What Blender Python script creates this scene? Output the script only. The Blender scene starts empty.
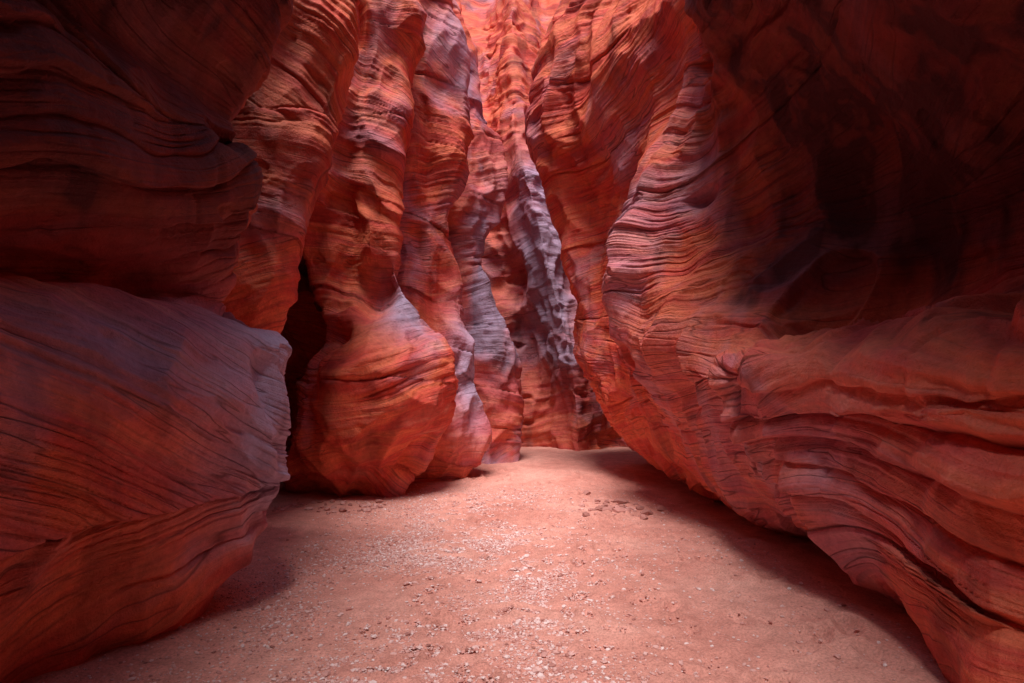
import bpy, math
import numpy as np

rng = np.random.RandomState(7)
PERM = rng.permutation(256); PERM = np.concatenate([PERM, PERM, PERM])
G = rng.normal(size=(256, 3)); G /= np.linalg.norm(G, axis=1)[:, None]

def pn(x, y, z):
    x, y, z = np.broadcast_arrays(np.asarray(x, float), np.asarray(y, float), np.asarray(z, float))
    xi = np.floor(x).astype(int); yi = np.floor(y).astype(int); zi = np.floor(z).astype(int)
    xf, yf, zf = x-xi, y-yi, z-zi
    xi &= 255; yi &= 255; zi &= 255
    u = xf**3*(xf*(xf*6-15)+10); v = yf**3*(yf*(yf*6-15)+10); w = zf**3*(zf*(zf*6-15)+10)
    def g(i, j, k):
        h = PERM[PERM[PERM[xi+i]+yi+j]+zi+k]
        return G[h, 0]*(xf-i)+G[h, 1]*(yf-j)+G[h, 2]*(zf-k)
    a = g(0,0,0)*(1-u)+g(1,0,0)*u
    b = g(0,1,0)*(1-u)+g(1,1,0)*u
    c = g(0,0,1)*(1-u)+g(1,0,1)*u
    d = g(0,1,1)*(1-u)+g(1,1,1)*u
    return (a*(1-v)+b*v)*(1-w)+(c*(1-v)+d*v)*w*1.0

def sstep(a, b, x):
    t = np.clip((x-a)/(b-a), 0, 1); return t*t*(3-2*t)

def hermite(P, t, tn):
    """non-uniform Catmull-Rom along axis 0"""
    P = np.asarray(P, float); n = len(t)
    d = np.diff(P, axis=0)/np.diff(t).reshape(-1, *([1]*(P.ndim-1)))
    m = np.zeros_like(P); m[0] = d[0]; m[-1] = d[-1]
    h = np.diff(t)
    for i in range(1, n-1):
        m[i] = (d[i-1]*h[i]+d[i]*h[i-1])/(h[i]+h[i-1])
    idx = np.clip(np.searchsorted(t, tn, side='right')-1, 0, n-2)
    hh = h[idx]; s = (tn-t[idx])/hh
    sh = (-1,)+(1,)*(P.ndim-1)
    s = s.reshape(sh); hh = hh.reshape(sh)
    return ((2*s**3-3*s**2+1)*P[idx]+(s**3-2*s**2+s)*hh*m[idx]
            + (-2*s**3+3*s**2)*P[idx+1]+(s**3-s**2)*hh*m[idx+1])

CAM = np.array([0, 0, 1.6])
DETAIL = 0.0027

def bedding(p, seed, dipscale=1.0):
    x, y, z = p[..., 0], p[..., 1], p[..., 2]
    b = z + 0.05*y + 0.55*pn(x*.45+seed, y*.45, z*.45) + 0.05*pn(x*1.7, y*1.7+seed, z*1.7)
    k = b/1.45 + 0.55*pn(x*.25, y*.25+seed, z*.1) + seed*.37
    ks = np.floor(k)
    dip = (np.sin(ks*12.9898+seed*4.1)*43758.5453) % 1.0
    dip = (dip-0.5)*1.3*dipscale
    b2 = b + dip*(0.75*y+0.65*x) + ks*0.37
    return b2, k-ks

def blobs(x, y, z, L):
    d = 0
    for (bx, by, bz, rx, ry, rz, a) in L:
        d = d+a*np.exp(-(((x-bx)/rx)**2+((y-by)/ry)**2+((z-bz)/rz)**2))
    return d

def displace(P, N, seed, big=0.16, strata=1.0, dipscale=1.0, ledge=None, bumps=()):
    x, y, z = P[..., 0], P[..., 1], P[..., 2]
    wx = x+.45*pn(x*.6, y*.6, z*.5+seed); wy = y+.45*pn(x*.6+9, y*.6+seed, z*.5); wz = z+.5*pn(x*.5+3, y*.5, z*.5+seed)
    n0 = pn(wx*.42+seed, wy*.42, wz*.30+seed)
    n1 = pn(wx*.85+seed, wy*.85, wz*.50)
    n2 = pn(wx*1.7, wy*1.7+seed, wz*1.15)
    n3 = pn(wx*3.6, wy*3.6, wz*2.4+seed)
    d = big*(1.25*(.42-2.3*np.abs(n0))+1.1*(.45-2.6*np.abs(n1))+.72*(.45-2.6*np.abs(n2))+.16*(.45-2.4*np.abs(n3)))
    d = d+blobs(wx-(wx-x)*.5, wy-(wy-y)*.5, wz-(wz-z)*.5, bumps)
    b2, kf = bedding(P, seed, dipscale)
    l0 = pn(b2*1.6, x*.3, y*.3+seed); l1 = pn(b2*4.2, x*.35+seed, y*.35); l2 = pn(b2*14.0, x*.5, y*.5+seed); l3 = pn(b2*34.0, x*.8, y*.8)
    mod = np.clip(.30+3.0*pn(x*.6, y*.6+seed, z*.6), .0, 1.2)
    mod2 = np.clip(.32+3.2*pn(x*.8+5, y*.8+seed, z*.8), .03, 1.2)
    d = d+strata*(.030*np.tanh(3*l0)+mod*.022*np.tanh(8*l1)+mod2*(.011*np.tanh(8*l2)+.0055*np.tanh(4*l3)))
    d = d-strata*.045*mod*np.exp(-(l1/.03)**2)*np.clip(5*pn(x*1.1, y*1.1, z*1.1+seed), 0, 1)
    d = d-strata*.018*np.exp(-(l2/.035)**2)*np.clip(5*pn(x*.9+31, y*.9, z*1.3+seed), 0, 1)
    d = d-strata*.045*np.exp(-(np.minimum(kf, 1-kf)/.014)**2)*np.clip(.5+3*pn(x*.9, y*.9, z*.9-seed), 0, 1)
    lm = sstep(.15, .35, pn(x*.6+seed, y*.6, z*.8-seed))*.32
    if ledge is not None: lm = np.maximum(lm, ledge(x, y, z))
    q = b2*4.1+.9*pn(x*.8, y*.8+seed, z*.8)+.3*pn(x*3, y*3, z*3)
    qk = np.floor(q); fr = q-qk
    rr = (np.sin(qk*78.233+seed)*43758.5453) % 1.0
    plate = (.15+.85*rr)*(1-fr**3)*sstep(0, .07, fr)
    crk = np.exp(-(pn(x*1.6+rr*9, y*1.6, qk*3.1)/.035)**2)*.5
    d = d+lm*(.155*(plate-.4)-.06*crk)
    e = pn(x*.8+seed, y*.8, b2*1.1+7)
    d = d-.13*sstep(.33, .39, e)*min(1, big/.12)
    e2 = pn(x*2.1+seed, y*2.1, b2*2.6+17)
    d = d-.03*sstep(.38, .42, e2)
    d = d+.005*pn(x*12, y*12, z*12)+.003*pn(x*26, y*26, z*26)
    return P+N*d[..., None], b2

def make_mesh(name, V, F, mat, attrs=None, smooth=True):
    me = bpy.data.meshes.new(name)
    nv, nf, k = len(V), len(F), F.shape[1]
    me.vertices.add(nv); me.vertices.foreach_set('co', V.astype(np.float32).ravel())
    me.loops.add(nf*k); me.loops.foreach_set('vertex_index', F.astype(np.int32).ravel())
    me.polygons.add(nf); me.polygons.foreach_set('loop_start', np.arange(0, nf*k, k, dtype=np.int32))
    me.polygons.foreach_set('use_smooth', np.full(nf, smooth))
    me.update(calc_edges=True)
    for an, av in (attrs or {}).items():
        a = me.attributes.new(an, 'FLOAT', 'POINT'); a.data.foreach_set('value', av.astype(np.float32).ravel())
    me.materials.append(mat)
    ob = bpy.data.objects.new(name, me); bpy.context.scene.collection.objects.link(ob)
    return ob

def wall(name, X, Y, Z, mat, seed, big=.16, strata=1.0, out=(0, 0), dipscale=1.0, ledge=None, bumps=(), film=(), varnish=None):
    """X,Y: stations x rows of plan positions ; Z rows"""
    X = np.array(X, float); Y = np.array(Y, float); Z = np.array(Z, float)
    S, R = X.shape
    P = np.stack([X, Y, np.broadcast_to(Z, (S, R))], -1)
    ts = [0]; us = []
    vis = (Z > -.2) & (Z < 9)
    for i in range(S-1):
        L = np.linalg.norm(P[i+1]-P[i], axis=1)[vis].max()
        D = max(2.5, np.linalg.norm((P[i]+P[i+1])[vis]/2-CAM, axis=1).min())
        hidden = max(Y[i].max(), Y[i+1].max()) < 1.6 or min(abs(X[i]).min(), abs(X[i+1]).min()) > 5.5
        r = DETAIL*D*(14 if hidden else 1)
        n = max(2, int(math.ceil(L/r)))
        us.append(ts[-1]+L*np.arange(n)/n); ts.append(ts[-1]+L)
    us = np.concatenate(us+[[ts[-1]]]); ts = np.array(ts)
    vs = []
    ymin = max(2.8, Y[(np.abs(X) < 5)].min() if (np.abs(X) < 5).any() else 10)
    for j in range(R-1):
        D = max(ymin, (Z[j]-1.6)/.72 if Z[j] > 2.5 else 0)
        r = DETAIL*D
        if Z[j] > 1.6+.72*max(6, min(16, Y.max()))+1: r = .25
        if Z[j+1] <= 0: r = .1
        n = max(2, int(math.ceil((Z[j+1]-Z[j])*1.15/r)))
        vs.append(Z[j]+(Z[j+1]-Z[j])*np.arange(n)/n)
    vs = np.concatenate(vs+[[Z[-1]]])
    A = hermite(P, ts, us)                          # U,R,3
    A = hermite(np.swapaxes(A, 0, 1), Z, vs)        # V,U,3
    A = np.swapaxes(A, 0, 1)
    du = np.gradient(A, us, axis=0); dv = np.gradient(A, vs, axis=1)
    N = np.cross(du, dv); N /= (np.linalg.norm(N, axis=-1)[..., None]+1e-9)
    A, bed = displace(A, N, seed, big, strata, dipscale, ledge, bumps)
    if out != (0, 0):
        last = A[:, -1:, :]+np.array([out[0], out[1], .3+seed*.01])
        A = np.concatenate([A, last], 1); bed = np.concatenate([bed, bed[:, -1:]], 1)
    nu, nv = A.shape[:2]
    x, y, z = A[..., 0], A[..., 1], A[..., 2]
    tint = np.zeros((nu, nv))+blobs(x, y, z, film)  # lilac mask, paints cool sky light into the rock colour
    shade = np.zeros((nu, nv)) if varnish is None else varnish(x, y, z)  # dark mask, paints shade into the rock colour
    I = np.arange(nu*nv).reshape(nu, nv)
    F = np.stack([I[:-1, :-1], I[1:, :-1], I[1:, 1:], I[:-1, 1:]], -1).reshape(-1, 4)
    return make_mesh(name, A.reshape(-1, 3), F, mat, {'bed': bed, 'film': tint, 'varnish': shade})

# ---------------------------------------------------------------- materials
def nt(name):
    m = bpy.data.materials.new(name); m.use_nodes = True
    t = m.node_tree; t.nodes.clear()
    o = t.nodes.new('ShaderNodeOutputMaterial'); b = t.nodes.new('ShaderNodeBsdfPrincipled')
    t.links.new(b.outputs[0], o.inputs[0])
    return m, t, b

class B:
    def __init__(s, t): s.t = t
    def n(s, ty, **k):
        nd = s.t.nodes.new(ty)
        for a, v in k.items(): setattr(nd, a, v)
        return nd
    def put(s, sock, v):
        if isinstance(v, bpy.types.NodeSocket): s.t.links.new(v, sock)
        else: sock.default_value = v
    def math(s, op, a, b=0.0, c=None, clamp=False):
        nd = s.n('ShaderNodeMath', operation=op); s.put(nd.inputs[0], a); s.put(nd.inputs[1], b)
        nd.use_clamp = clamp
        if c is not None: s.put(nd.inputs[2], c)
        return nd.outputs[0]
    def noise(s, vec, scale, detail=3, rough=.5, dist=0):
        nd = s.n('ShaderNodeTexNoise'); s.put(nd.inputs['Vector'], vec)
        nd.inputs['Scale'].default_value = scale; nd.inputs['Detail'].default_value = detail
        nd.inputs['Roughness'].default_value = rough; nd.inputs['Distortion'].default_value = dist
        return nd.outputs['Fac']
    def ramp(s, f, stops):
        nd = s.n('ShaderNodeValToRGB'); s.put(nd.inputs[0], f)
        e = nd.color_ramp.elements
        while len(e) < len(stops): e.new(.5)
        for el, (p, c) in zip(e, stops):
            el.position = p; el.color = (c[0], c[1], c[2], 1) if isinstance(c, tuple) else (c, c, c, 1)
        return nd.outputs[0]
    def mix(s, f, a, b, mode='MIX'):
        nd = s.n('ShaderNodeMix', data_type='RGBA', blend_type=mode)
        s.put(nd.inputs[0], f)
        for sock, v in ((nd.inputs[6], a), (nd.inputs[7], b)):
            if isinstance(v, tuple): v = (*v, 1)
            s.put(sock, v)
        return nd.outputs[2]
    def comb(s, x, y, z):
        nd = s.n('ShaderNodeCombineXYZ'); s.put(nd.inputs[0], x); s.put(nd.inputs[1], y); s.put(nd.inputs[2], z); return nd.outputs[0]
    def mapping(s, vec, sc):
        nd = s.n('ShaderNodeMapping'); s.put(nd.inputs[0], vec); nd.inputs['Scale'].default_value = sc; return nd.outputs[0]

def rock_material(name, grey=0.35):
    m, t, bs = nt(name); q = B(t)
    geo = q.n('ShaderNodeNewGeometry').outputs['Position']
    A = lambda nm: q.n('ShaderNodeAttribute', attribute_name=nm).outputs['Fac']
    at = A('bed')
    sp = q.n('ShaderNodeSeparateXYZ'); q.put(sp.inputs[0], geo)
    lx = q.math('MULTIPLY', sp.outputs[0], .35); ly = q.math('MULTIPLY', sp.outputs[1], .35)
    band = q.noise(q.comb(lx, ly, q.math('MULTIPLY', at, 2.0)), 1.0, 4, .6)
    fine = q.noise(q.comb(lx, ly, q.math('MULTIPLY', at, 34.0)), 1.0, 3, .65)
    col = q.ramp(band, [(.28, (.34, .036, .030)), (.42, (.72, .088, .056)), (.52, (.84, .190, .085)),
                        (.62, (.70, .080, .054)), (.76, (.82, .31, .20))])
    g = q.noise(geo, .55, 3, .6, .6)
    patch = q.ramp(g, [(.40, .25), (.56, 1.0)])
    col = q.mix(q.math('MULTIPLY', patch, .75), col, q.ramp(fine, [(.3, .48), (.52, 1.0), (.75, 1.18)]), 'MULTIPLY')
    gm = q.ramp(g, [(.50-.25*(grey-.35), 0.0), (.66-.25*(grey-.35), 1.0)])
    f = q.math('MULTIPLY', gm, grey*1.4)
    f2 = q.math('MULTIPLY', A('film'), q.math('ADD', q.math('MULTIPLY', band, 1.5), .2))  # lilac tint stands in for cool sky light
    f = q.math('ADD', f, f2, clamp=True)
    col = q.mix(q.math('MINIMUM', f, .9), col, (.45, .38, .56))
    # thin dark partings between beds
    ln = q.noise(q.comb(q.math('MULTIPLY', lx, 1.6), q.math('MULTIPLY', ly, 1.6), q.math('MULTIPLY', at, 5.5)), 1.0, 2, .5)
    part = q.math('MULTIPLY', q.ramp(ln, [(.485, 0.0), (.499, 1.0), (.501, 1.0), (.515, 0.0)]), patch)
    col = q.mix(q.math('MULTIPLY', part, .6), col, (.10, .018, .018))
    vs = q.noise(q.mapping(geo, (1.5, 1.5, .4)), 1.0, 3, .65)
    dark_fac = q.math('ADD', q.ramp(vs, [(.53, 0.0), (.70, .5)]), q.math('MULTIPLY', A('varnish'), q.math('ADD', .42, vs)), clamp=True)  # random mineral streaks plus shade painted on high and recessed rock
    col = q.mix(dark_fac, col, (.095, .016, .018))
    h2 = q.noise(geo, 18, 4, .78)
    col = q.mix(.6, col, q.ramp(h2, [(.3, .7), (.7, 1.2)]), 'MULTIPLY')
    q.put(bs.inputs['Base Color'], col)
    bs.inputs['Roughness'].default_value = .70
    bs.inputs['Specular IOR Level'].default_value = .4
    h = q.math('ADD', q.math('MULTIPLY', fine, q.math('ADD', .25, q.math('MULTIPLY', patch, .8))), h2)
    h = q.math('SUBTRACT', h, q.math('MULTIPLY', part, .4))
    b0 = q.n('ShaderNodeBump'); b0.inputs['Strength'].default_value = .85; b0.inputs['Distance'].default_value = .030
    q.put(b0.inputs['Height'], h)
    q.put(bs.inputs['Normal'], b0.outputs[0])
    return m

rock = rock_material('red_sandstone', .30)
rock_lilac = rock_material('lilac_sandstone', .5)

def sand_material():
    m, t, bs = nt('pink_sand'); q = B(t)
    geo = q.n('ShaderNodeNewGeometry').outputs['Position']
    a = q.noise(geo, .7, 3, .6, .4); c = q.noise(geo, 60, 3, .7); d = q.noise(geo, 6, 4, .65)
    col = q.ramp(a, [(.3, (.56, .235, .190)), (.5, (.67, .310, .255)), (.7, (.74, .39, .325))])
    col = q.mix(.7, col, q.ramp(d, [(.3, .75), (.7, 1.16)]), 'MULTIPLY')
    col = q.mix(.8, col, q.ramp(c, [(.3, .65), (.5, 1.0), (.72, 1.3)]), 'MULTIPLY')
    q.put(bs.inputs['Base Color'], col); bs.inputs['Roughness'].default_value = .95
    bs.inputs['Specular IOR Level'].default_value = .15
    h = q.math('ADD', q.math('MULTIPLY', d, 3.0), c)
    b1 = q.n('ShaderNodeBump'); b1.inputs['Strength'].default_value = .9; b1.inputs['Distance'].default_value = .015; q.put(b1.inputs['Height'], h)
    q.put(bs.inputs['Normal'], b1.outputs[0])
    return m
sand = sand_material()

def pebble_material():
    m, t, bs = nt('pebble_stone'); q = B(t)
    at = q.n('ShaderNodeAttribute', attribute_name='tone').outputs['Fac']
    col = q.ramp(at, [(0, (.30, .12, .10)), (.35, (.55, .26, .23)), (.7, (.68, .42, .39)), (1, (.80, .68, .68))])
    q.put(bs.inputs['Base Color'], col); bs.inputs['Roughness'].default_value = .85
    return m
peb = pebble_material()

# ---------------------------------------------------------------- LEFT near wall
Z = [-.6, 0, .5, 1.2, 1.8, 2.1, 2.32, 2.75, 3.6, 3.95, 4.6, 5.2, 6.5, 9, 12, 15]
nose = [-2.45, -2.35, -2.0, -1.82, -1.80, -1.88, -2.5, -2.50, -2.32, -2.45, -2.1, -1.95, -2.1, -3.4, -5, -6.5]
s36 = [-2.5, -2.4, -2.12, -1.95, -1.94, -2.15, -2.80, -2.55, -2.45, -2.6, -2.25, -1.95, -1.75, -3.0, -5, -6.5]
s26 = [-2.95, -2.85, -2.5, -2.28, -2.28, -2.55, -3.15, -2.75, -2.6, -2.75, -2.3, -2.0, -1.5, -2.3, -4.2, -6]
s10 = [-3.0, -2.95, -2.8, -2.65, -2.62, -2.8, -3.3, -2.95, -2.8, -2.8, -2.4, -2.1, -1.4, -1.6, -3.2, -5]  # unseen upper rows lean in as a roof, shading the foreground
s_2 = [-2.6, -2.6, -2.5, -2.5, -2.5, -2.5, -2.6, -2.6, -2.5, -2.4, -2.2, -2.0, -1.3, -1.1, -2.2, -4]
s_9 = s_2
n = np.array(nose)
yo = np.array([0, 0, 0, 0, .05, .15, .5, .55, .6, .6, .6, .6, .6, .6, .6, .6])
n2 = np.minimum(n-1.2, -3)
X = [s_9, s_2, s10, s26, s36, n, n-.28, n2, n*0-7.4]
Y = [-9+yo*0, -2+yo*0, 1+yo*0, 2.6+yo*.3, 3.6+yo*.6, 4.4+yo, 4.85+yo, 5.2+yo, 5.6+yo]
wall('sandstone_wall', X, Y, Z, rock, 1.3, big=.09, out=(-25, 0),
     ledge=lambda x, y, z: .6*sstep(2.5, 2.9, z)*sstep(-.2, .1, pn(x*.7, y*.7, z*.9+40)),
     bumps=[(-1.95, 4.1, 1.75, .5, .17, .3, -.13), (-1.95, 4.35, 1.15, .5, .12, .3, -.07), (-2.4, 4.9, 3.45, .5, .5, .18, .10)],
     film=[(-1.8, 4.6, 1.6, .9, .85, .8, 1.5), (-2.2, 3.2, 1.9, .8, .6, .25, .6)],  # cool sky light painted on the lower nose
     varnish=lambda x, y, z: .9*sstep(2.25, 2.9, z)*sstep(6.4, 4.6, y)+.15*sstep(4.2, 2.8, y))  # shade painted on the upper near wall

def fin(name, nx, ny, Z, mat, seed, fronts, big=.16, start=None, out=(-25, 0), **kw):
    nx = np.array(nx, float); ny = np.array(ny, float)*np.ones_like(nx); o = np.zeros_like(nx)
    X = []; Y = []
    if start is not None:
        for (sx, sy) in start: X.append(o+sx); Y.append(o+sy)
    for (dx, dy, bul) in fronts:
        X.append(nx+dx if not isinstance(dx, np.ndarray) else dx); Y.append(ny+dy-np.array(bul)*np.ones_like(nx))
    X += [nx, nx-.2, nx-1.1, o-8.4]; Y += [ny, ny+.55, ny+1.3, ny+1.9]
    return wall(name, X, Y, Z, mat, seed, big=big, out=out, **kw)

# second left buttress
Zb = [-.6, 0, 1, 2, 2.8, 3.7, 4.7, 5.8, 6.5, 8, 10, 13, 15.2]
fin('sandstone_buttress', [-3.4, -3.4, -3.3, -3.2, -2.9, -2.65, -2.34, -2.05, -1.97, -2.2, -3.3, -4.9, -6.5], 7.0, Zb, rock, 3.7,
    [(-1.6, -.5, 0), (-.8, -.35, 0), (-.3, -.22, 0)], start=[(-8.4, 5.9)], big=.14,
    varnish=lambda x, y, z: .5*sstep(3.0, 4.5, z)*sstep(-2.0, -2.6, x))  # paints shade onto the upper face

# main left buttress with foot bulge; its upper part leans forward to shade the side slot
Zc = [-.6, 0, .5, .95, 1.8, 2.4, 2.9, 3.3, 4.1, 5.1, 6.1, 7.3, 8.3, 10, 13, 15.4]
ncx = [-2.1, -1.95, -1.5, -1.2, -1.05, -1.2, -1.5, -1.75, -2.0, -1.9, -1.85, -1.7, -1.6, -2.0, -3.8, -5.5]
bul = np.array([-.3, -.2, .4, .8, .95, .75, .3, -.1, -.2, 0, .1, .1, .2, .2, .1, 0])
up = np.array([0, 0, 0, 0, 0, 0, .05, .15, .6, 1, 1, 1, 1, 1, 1, 1.])
lx = np.array([-3.75, -3.75, -3.65, -3.5, -3.22, -3.1, -3.1, -3.2, -3.4, -3.4, -3.3, -3.2, -3.1, -3.4, -4.6, -6])
mx = lx*.62+np.array(ncx)*.38; m2 = lx*.25+np.array(ncx)*.75
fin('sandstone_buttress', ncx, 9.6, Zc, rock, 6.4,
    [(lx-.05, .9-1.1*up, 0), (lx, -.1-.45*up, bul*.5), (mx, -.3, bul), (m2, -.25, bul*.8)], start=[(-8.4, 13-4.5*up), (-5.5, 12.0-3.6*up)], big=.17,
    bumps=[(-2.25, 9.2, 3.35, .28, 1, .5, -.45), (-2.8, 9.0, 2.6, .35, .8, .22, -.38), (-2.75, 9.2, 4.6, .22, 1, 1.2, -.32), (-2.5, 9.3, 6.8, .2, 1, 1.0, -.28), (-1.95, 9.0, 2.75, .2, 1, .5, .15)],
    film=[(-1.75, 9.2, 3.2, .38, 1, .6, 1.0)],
    varnish=lambda x, y, z: .9*sstep(9.3, 10.2, y)*sstep(-2.9, -3.3, x))  # paints the side slot dark

Zd = [-.6, 0, .8, 2.0, 2.8, 3.8, 5.0, 6.05, 7.3, 8.5, 9.7, 12, 14, 15.6]
dx = np.array([-1.15, -1.0, -.55, -.72, -.68, -.95, -1.25, -1.0, -.82, -1.0, -1.4, -2.6, -4, -5.4])
fin('sandstone_buttress', dx, 11.2, Zd, rock, 8.9,
    [(-1.7, -.6, 0), (-.9, -.5, [0, 0, .3, .3, .1, 0, 0, 0, 0, 0, 0, 0, 0, 0]), (-.35, -.3, [0, 0, .2, .2, .1, 0, 0, 0, 0, 0, 0, 0, 0, 0])], start=[(-8.4, 11.6)], big=.19,
    bumps=[(-1.4, 10.8, 3.4, .3, 1, .9, -.45), (-1.5, 10.8, 6.3, .25, 1, 1.0, -.4)],
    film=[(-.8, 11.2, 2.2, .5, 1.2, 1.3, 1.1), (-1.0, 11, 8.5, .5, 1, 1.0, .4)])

Ze = [-.6, 0, .9, 1.85, 2.8, 3.7, 5.2, 6.3, 7.5, 8.7, 9.9, 11.1, 13, 15, 16.6]
fin('sandstone_buttress', [.05, .12, .16, .19, -.02, -.3, -.7, -.3, -.28, -.7, -.95, -1.4, -2.4, -3.8, -5.2], 13.4, Ze, rock_lilac, 11.4,
    [(-1.6, -.6, 0), (-.8, -.45, 0), (-.3, -.28, 0)], start=[(-8.4, 13.2)], big=.19, film=[(-.2, 13.3, 4.5, .8, 1.5, 2.5, .7)])

# end wall where the canyon bends
Zw = [-.6, 0, 1.5, 3, 5, 7, 9, 11, 13, 15, 18]
o = np.zeros(len(Zw)); lean = np.array([0, 0, .1, .2, .1, -.1, .3, 1.2, 2.4, 3.6, 5.5])
rid = np.array([1.8, 1.8, 1.75, 1.55, 1.05, .55, .1, 0, 0, 0, 0])
Xw = [o-7.4, o-2.2, rid-1.7, rid-.9, rid-.35, rid, rid+.5, rid+1.2, rid+2.2, o+7.4]
Yw = [o+17, o+16.6+lean, o+17.0+lean, o+17.0+lean, o+16.2+lean, o+15.5+lean, o+16.0+lean, o+16.9+lean, o+16.4+lean, o+15.8+lean]
wall('canyon_end_wall', Xw, Yw, Zw, rock, 14.2, big=.18, out=(0, 25), film=[(.9, 15.5, 5.2, 1.2, 1.5, 3.0, 1.3)],  # cool sky light painted along the ridge
     varnish=lambda x, y, z: .15*sstep(7, 4, z))  # faint painted shade low on the end wall

# ---------------------------------------------------------------- RIGHT wall
Zr = [-.6, 0, .4, .9, 1.5, 1.95, 2.12, 2.4, 2.9, 3.6, 4.4, 5.2, 6.2, 7.2, 8.5, 10.5, 13, 15.3]
R = {
 12.0: [3.5, 3.4, 2.8, 2.24, 1.9, 1.7, 1.62, 1.5, 1.39, 1.37, 1.22, 1.05, .7, .4, .6, 1.6, 3.4, 5],
 10.0: [3.5, 3.4, 2.8, 2.3, 1.95, 1.85, 1.85, 1.85, 1.88, 2.0, 2.05, 1.9, 1.5, 1.3, 1.5, 2.5, 4, 5.4],
 8.0: [3.5, 3.4, 2.75, 2.28, 1.95, 1.77, 1.72, 1.62, 1.5, 1.52, 1.75, 2.1, 2.4, 2.3, 2.5, 3.2, 4.5, 6],
 6.3: [3.5, 3.4, 2.7, 2.3, 2.05, 1.95, 2.0, 2.2, 2.7, 3.2, 3.1, 2.7, 2.1, 2.0, 2.7, 4.0, 5.3, 6.8],
 4.9: [3.3, 3.2, 2.65, 2.38, 2.22, 2.2, 2.8, 3.5, 3.8, 3.5, 3.0, 2.5, 1.8, 1.8, 2.6, 3.9, 5.4, 6.8],
 3.7: [2.85, 2.65, 2.32, 2.22, 2.30, 2.38, 3.0, 3.8, 3.85, 3.4, 2.8, 2.2, 1.65, 1.65, 2.3, 3.7, 5.2, 6.5],
 2.8: [2.35, 2.2, 2.05, 2.2, 2.42, 2.56, 3.2, 3.9, 3.85, 3.3, 2.6, 2.0, 1.5, 1.5, 2.0, 3.3, 4.8, 6],
 1.0: [2.5, 2.5, 2.5, 2.6, 2.7, 2.8, 3.0, 3.3, 3.3, 3.0, 2.5, 2.0, 1.35, 1.25, 1.6, 2.6, 3.8, 5],  # unseen upper rows close in overhead to shade the near canyon
 -2.: [2.6, 2.6, 2.6, 2.6, 2.7, 2.8, 2.8, 2.9, 2.9, 2.7, 2.4, 2.0, 1.3, 1.1, 1.2, 1.9, 3, 4],
 -9.: [2.6, 2.6, 2.6, 2.6, 2.7, 2.8, 2.8, 2.9, 2.9, 2.7, 2.4, 2.0, 1.3, 1.1, 1.2, 1.9, 3, 4]}
n12 = np.array(R[12.0]); o = n12*0
X = [o+8.4, n12+1.4, n12+.25]; Y = [o+14.2, o+13.4, o+12.7]
for yy, xs in R.items(): X.append(xs); Y.append(o+yy)
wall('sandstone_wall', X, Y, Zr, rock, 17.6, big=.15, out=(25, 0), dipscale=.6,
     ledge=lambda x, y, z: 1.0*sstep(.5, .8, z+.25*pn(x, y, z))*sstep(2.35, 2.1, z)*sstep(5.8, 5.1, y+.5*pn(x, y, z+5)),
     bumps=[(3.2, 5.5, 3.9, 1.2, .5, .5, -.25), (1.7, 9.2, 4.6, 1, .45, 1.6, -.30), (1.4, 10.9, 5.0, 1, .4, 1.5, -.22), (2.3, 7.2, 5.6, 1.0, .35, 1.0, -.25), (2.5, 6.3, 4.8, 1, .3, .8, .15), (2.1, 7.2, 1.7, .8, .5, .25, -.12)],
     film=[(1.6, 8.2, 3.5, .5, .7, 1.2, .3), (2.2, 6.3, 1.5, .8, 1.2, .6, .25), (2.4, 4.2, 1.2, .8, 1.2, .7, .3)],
     varnish=lambda x, y, z: .9*sstep(2.15, 3.2, z)*sstep(7.6, 6.0, y+.6*pn(x*.8, y*.8, z*.5)))  # shade painted into the upper near recess

# added walls that close off outside sky light (behind the viewpoint and at the back of the side recesses)
Zk = [-.6, 1, 3, 6, 10, 13, 15.3]; o = np.zeros(len(Zk))
wall('added_back_wall', [o+7.4, o+2, o-2, o-7.4], [o-8.5, o-8.2, o-8, o-8.5], Zk, rock, 21.1, big=.2, out=(0, -25))
wall('added_side_wall', [o-7.2]*4, [o-9, o, o+9, o+23], Zk, rock, 23.1, big=.2, out=(-25, 0))
wall('added_side_wall', [o+7.2]*4, [o+23, o+9, o, o-9], Zk, rock, 25.1, big=.2, out=(25, 0))

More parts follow.
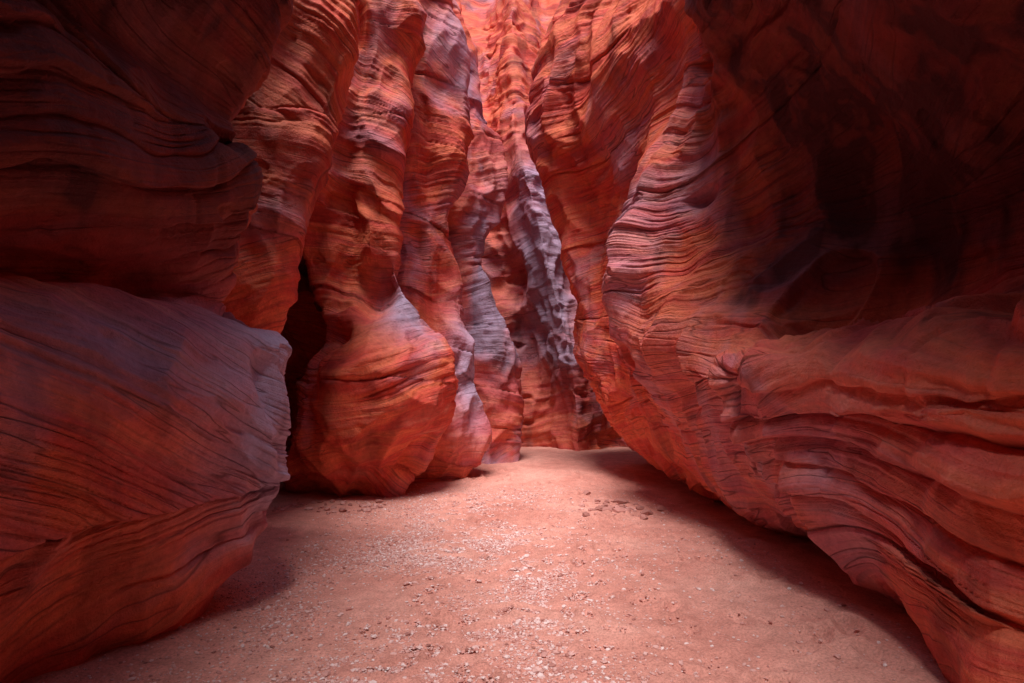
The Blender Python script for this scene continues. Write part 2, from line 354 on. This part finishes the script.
# ---------------------------------------------------------------- floor
def floor_h(x, y):
    h = .05*pn(x*.6, y*.6, 1.1)*1.5+.03*pn(x*1.8, y*1.8, 4.)+.016*pn(x*5, y*5, 2.)+.007*pn(x*14, y*14, 7.)
    h = h+.20*np.clip((y-7)/7, 0, 1)**1.5
    h = h+.10*np.clip((np.abs(x+.1)-1.6), 0, 1)*np.clip((8-y)/4, 0, 1)
    return h
fy = [np.linspace(-30, 1.5, 40)[:-1]]
y = 1.5
lst = []
while y < 20: lst.append(y); y += max(.012, .0045*y)
fy = np.concatenate(fy+[lst, np.linspace(20.2, 40, 20)])
fx = np.concatenate([np.linspace(-30, -4.6, 20)[:-1], np.linspace(-4.6, 4.6, 560), np.linspace(4.6, 30, 20)[1:]])
XX, YY = np.meshgrid(fx, fy, indexing='ij')
H = floor_h(XX, YY)
for i in range(320):
    cx = rng.uniform(-1.0, 2.4); cy = rng.uniform(3, 12); a = rng.uniform(0, 3.14); L = rng.uniform(.10, .17); W = L*.45
    sel = (np.abs(XX-cx) < .5) & (np.abs(YY-cy) < .5)
    dx = XX[sel]-cx; dy = YY[sel]-cy
    u = dx*math.cos(a)+dy*math.sin(a); v = -dx*math.sin(a)+dy*math.cos(a)
    r2 = (u/L)**2+(v/W)**2
    H[sel] += rng.uniform(.014, .040)*(-np.exp(-r2*1.4)+.6*np.exp(-(np.sqrt(r2)-1.5)**2*5))
I = np.arange(XX.size).reshape(XX.shape)
F = np.stack([I[:-1, :-1], I[1:, :-1], I[1:, 1:], I[:-1, 1:]], -1).reshape(-1, 4)
make_mesh('sand_ground', np.stack([XX, YY, H], -1).reshape(-1, 3), F, sand)

# ---------------------------------------------------------------- stones
t = (1+5**.5)/2
ico = np.array([(-1, t, 0), (1, t, 0), (-1, -t, 0), (1, -t, 0), (0, -1, t), (0, 1, t), (0, -1, -t), (0, 1, -t), (t, 0, -1), (t, 0, 1), (-t, 0, -1), (-t, 0, 1)])
ico /= np.linalg.norm(ico[0])
icf = np.array([(0, 11, 5), (0, 5, 1), (0, 1, 7), (0, 7, 10), (0, 10, 11), (1, 5, 9), (5, 11, 4), (11, 10, 2), (10, 7, 6), (7, 1, 8),
                (3, 9, 4), (3, 4, 2), (3, 2, 6), (3, 6, 8), (3, 8, 9), (4, 9, 5), (2, 4, 11), (6, 2, 10), (8, 6, 7), (9, 8, 1)])
def stones(name, cx, cy, r, mat, tone, sink=.25):
    n = len(cx)
    v = ico[None]*(1+rng.uniform(-.28, .28, (n, 12, 1)))
    v = v*rng.uniform(.6, 1.25, (n, 1, 3))*np.array([1, 1, .65])
    a = rng.uniform(0, 6.28, n); ca, sa = np.cos(a)[:, None], np.sin(a)[:, None]
    v = np.stack([v[..., 0]*ca-v[..., 1]*sa, v[..., 0]*sa+v[..., 1]*ca, v[..., 2]], -1)*r[:, None, None]
    v[..., 0] += cx[:, None]; v[..., 1] += cy[:, None]; v[..., 2] += (floor_h(cx, cy)+r*sink)[:, None]
    f = (icf[None]+(np.arange(n)*12)[:, None, None]).reshape(-1, 3)
    return make_mesh(name, v.reshape(-1, 3), f, mat, {'tone': np.repeat(tone, 12)}, smooth=False)
N = 90000
cy = 2.6+rng.beta(1.2, 2.0, N)*8
cx = rng.normal(0, 1, N)*(.70)+(-.80+.05*cy)
keep = (pn(cx*1.1, cy*.8, 3.3)+rng.uniform(-.25, .35, N)) > -.02
cx, cy = cx[keep], cy[keep]
wide = rng.uniform(0, 1, len(cx)) < .14
cx[wide] = rng.uniform(-2.3, 2.6, wide.sum())
r = rng.gamma(2.0, .0026, len(cx))+.003
stones('gravel', cx, cy, r, peb, rng.beta(2, 1.3, len(cx)))
M = 90
cx = 1.45+rng.normal(0, .22, M); cy = 8.2+rng.normal(0, .3, M)
stones('mud_clods', cx, cy, rng.gamma(2, .015, M)+.010, peb, rng.uniform(.05, .45, M), .3)
M = 60
cx = rng.uniform(-3.4, -1.9, M); cy = 8.3+rng.normal(0, .25, M)
stones('rock_rubble', cx, cy, np.minimum(rng.gamma(2, .014, M)+.012, .06), peb, rng.uniform(.1, .6, M), .3)

# ---------------------------------------------------------------- light
sc = bpy.context.scene
w = bpy.data.worlds.new('World'); sc.world = w; w.use_nodes = True
wt = w.node_tree; bg = wt.nodes['Background']
sky = wt.nodes.new('ShaderNodeTexSky'); sky.sky_type = 'NISHITA'; sky.sun_disc = False
d = np.array([.05, .36, -.93]); d /= np.linalg.norm(d)
elev = math.asin(-d[2]); az = math.atan2(-d[0], -d[1])
sky.sun_elevation = elev; sky.sun_rotation = az
wt.links.new(sky.outputs[0], bg.inputs[0]); bg.inputs[1].default_value = .15
ld = bpy.data.lights.new('sun', 'SUN'); ld.energy = 5; ld.angle = math.radians(23); ld.color = (1, .90, .85)
lo = bpy.data.objects.new('sun', ld); sc.collection.objects.link(lo)
from mathutils import Vector
lo.rotation_euler = Vector(d).to_track_quat('-Z', 'Y').to_euler()

cd = bpy.data.cameras.new('camera'); cd.lens = 20; cd.sensor_width = 36; cd.shift_y = (400-341.5)/1024; cd.clip_end = 300
co = bpy.data.objects.new('camera', cd); sc.collection.objects.link(co)
co.location = (0, 0, 1.6); co.rotation_euler = (math.radians(90), 0, 0)
sc.camera = co
sc.view_settings.view_transform = 'Standard'; sc.view_settings.look = 'None'; sc.view_settings.exposure = 0
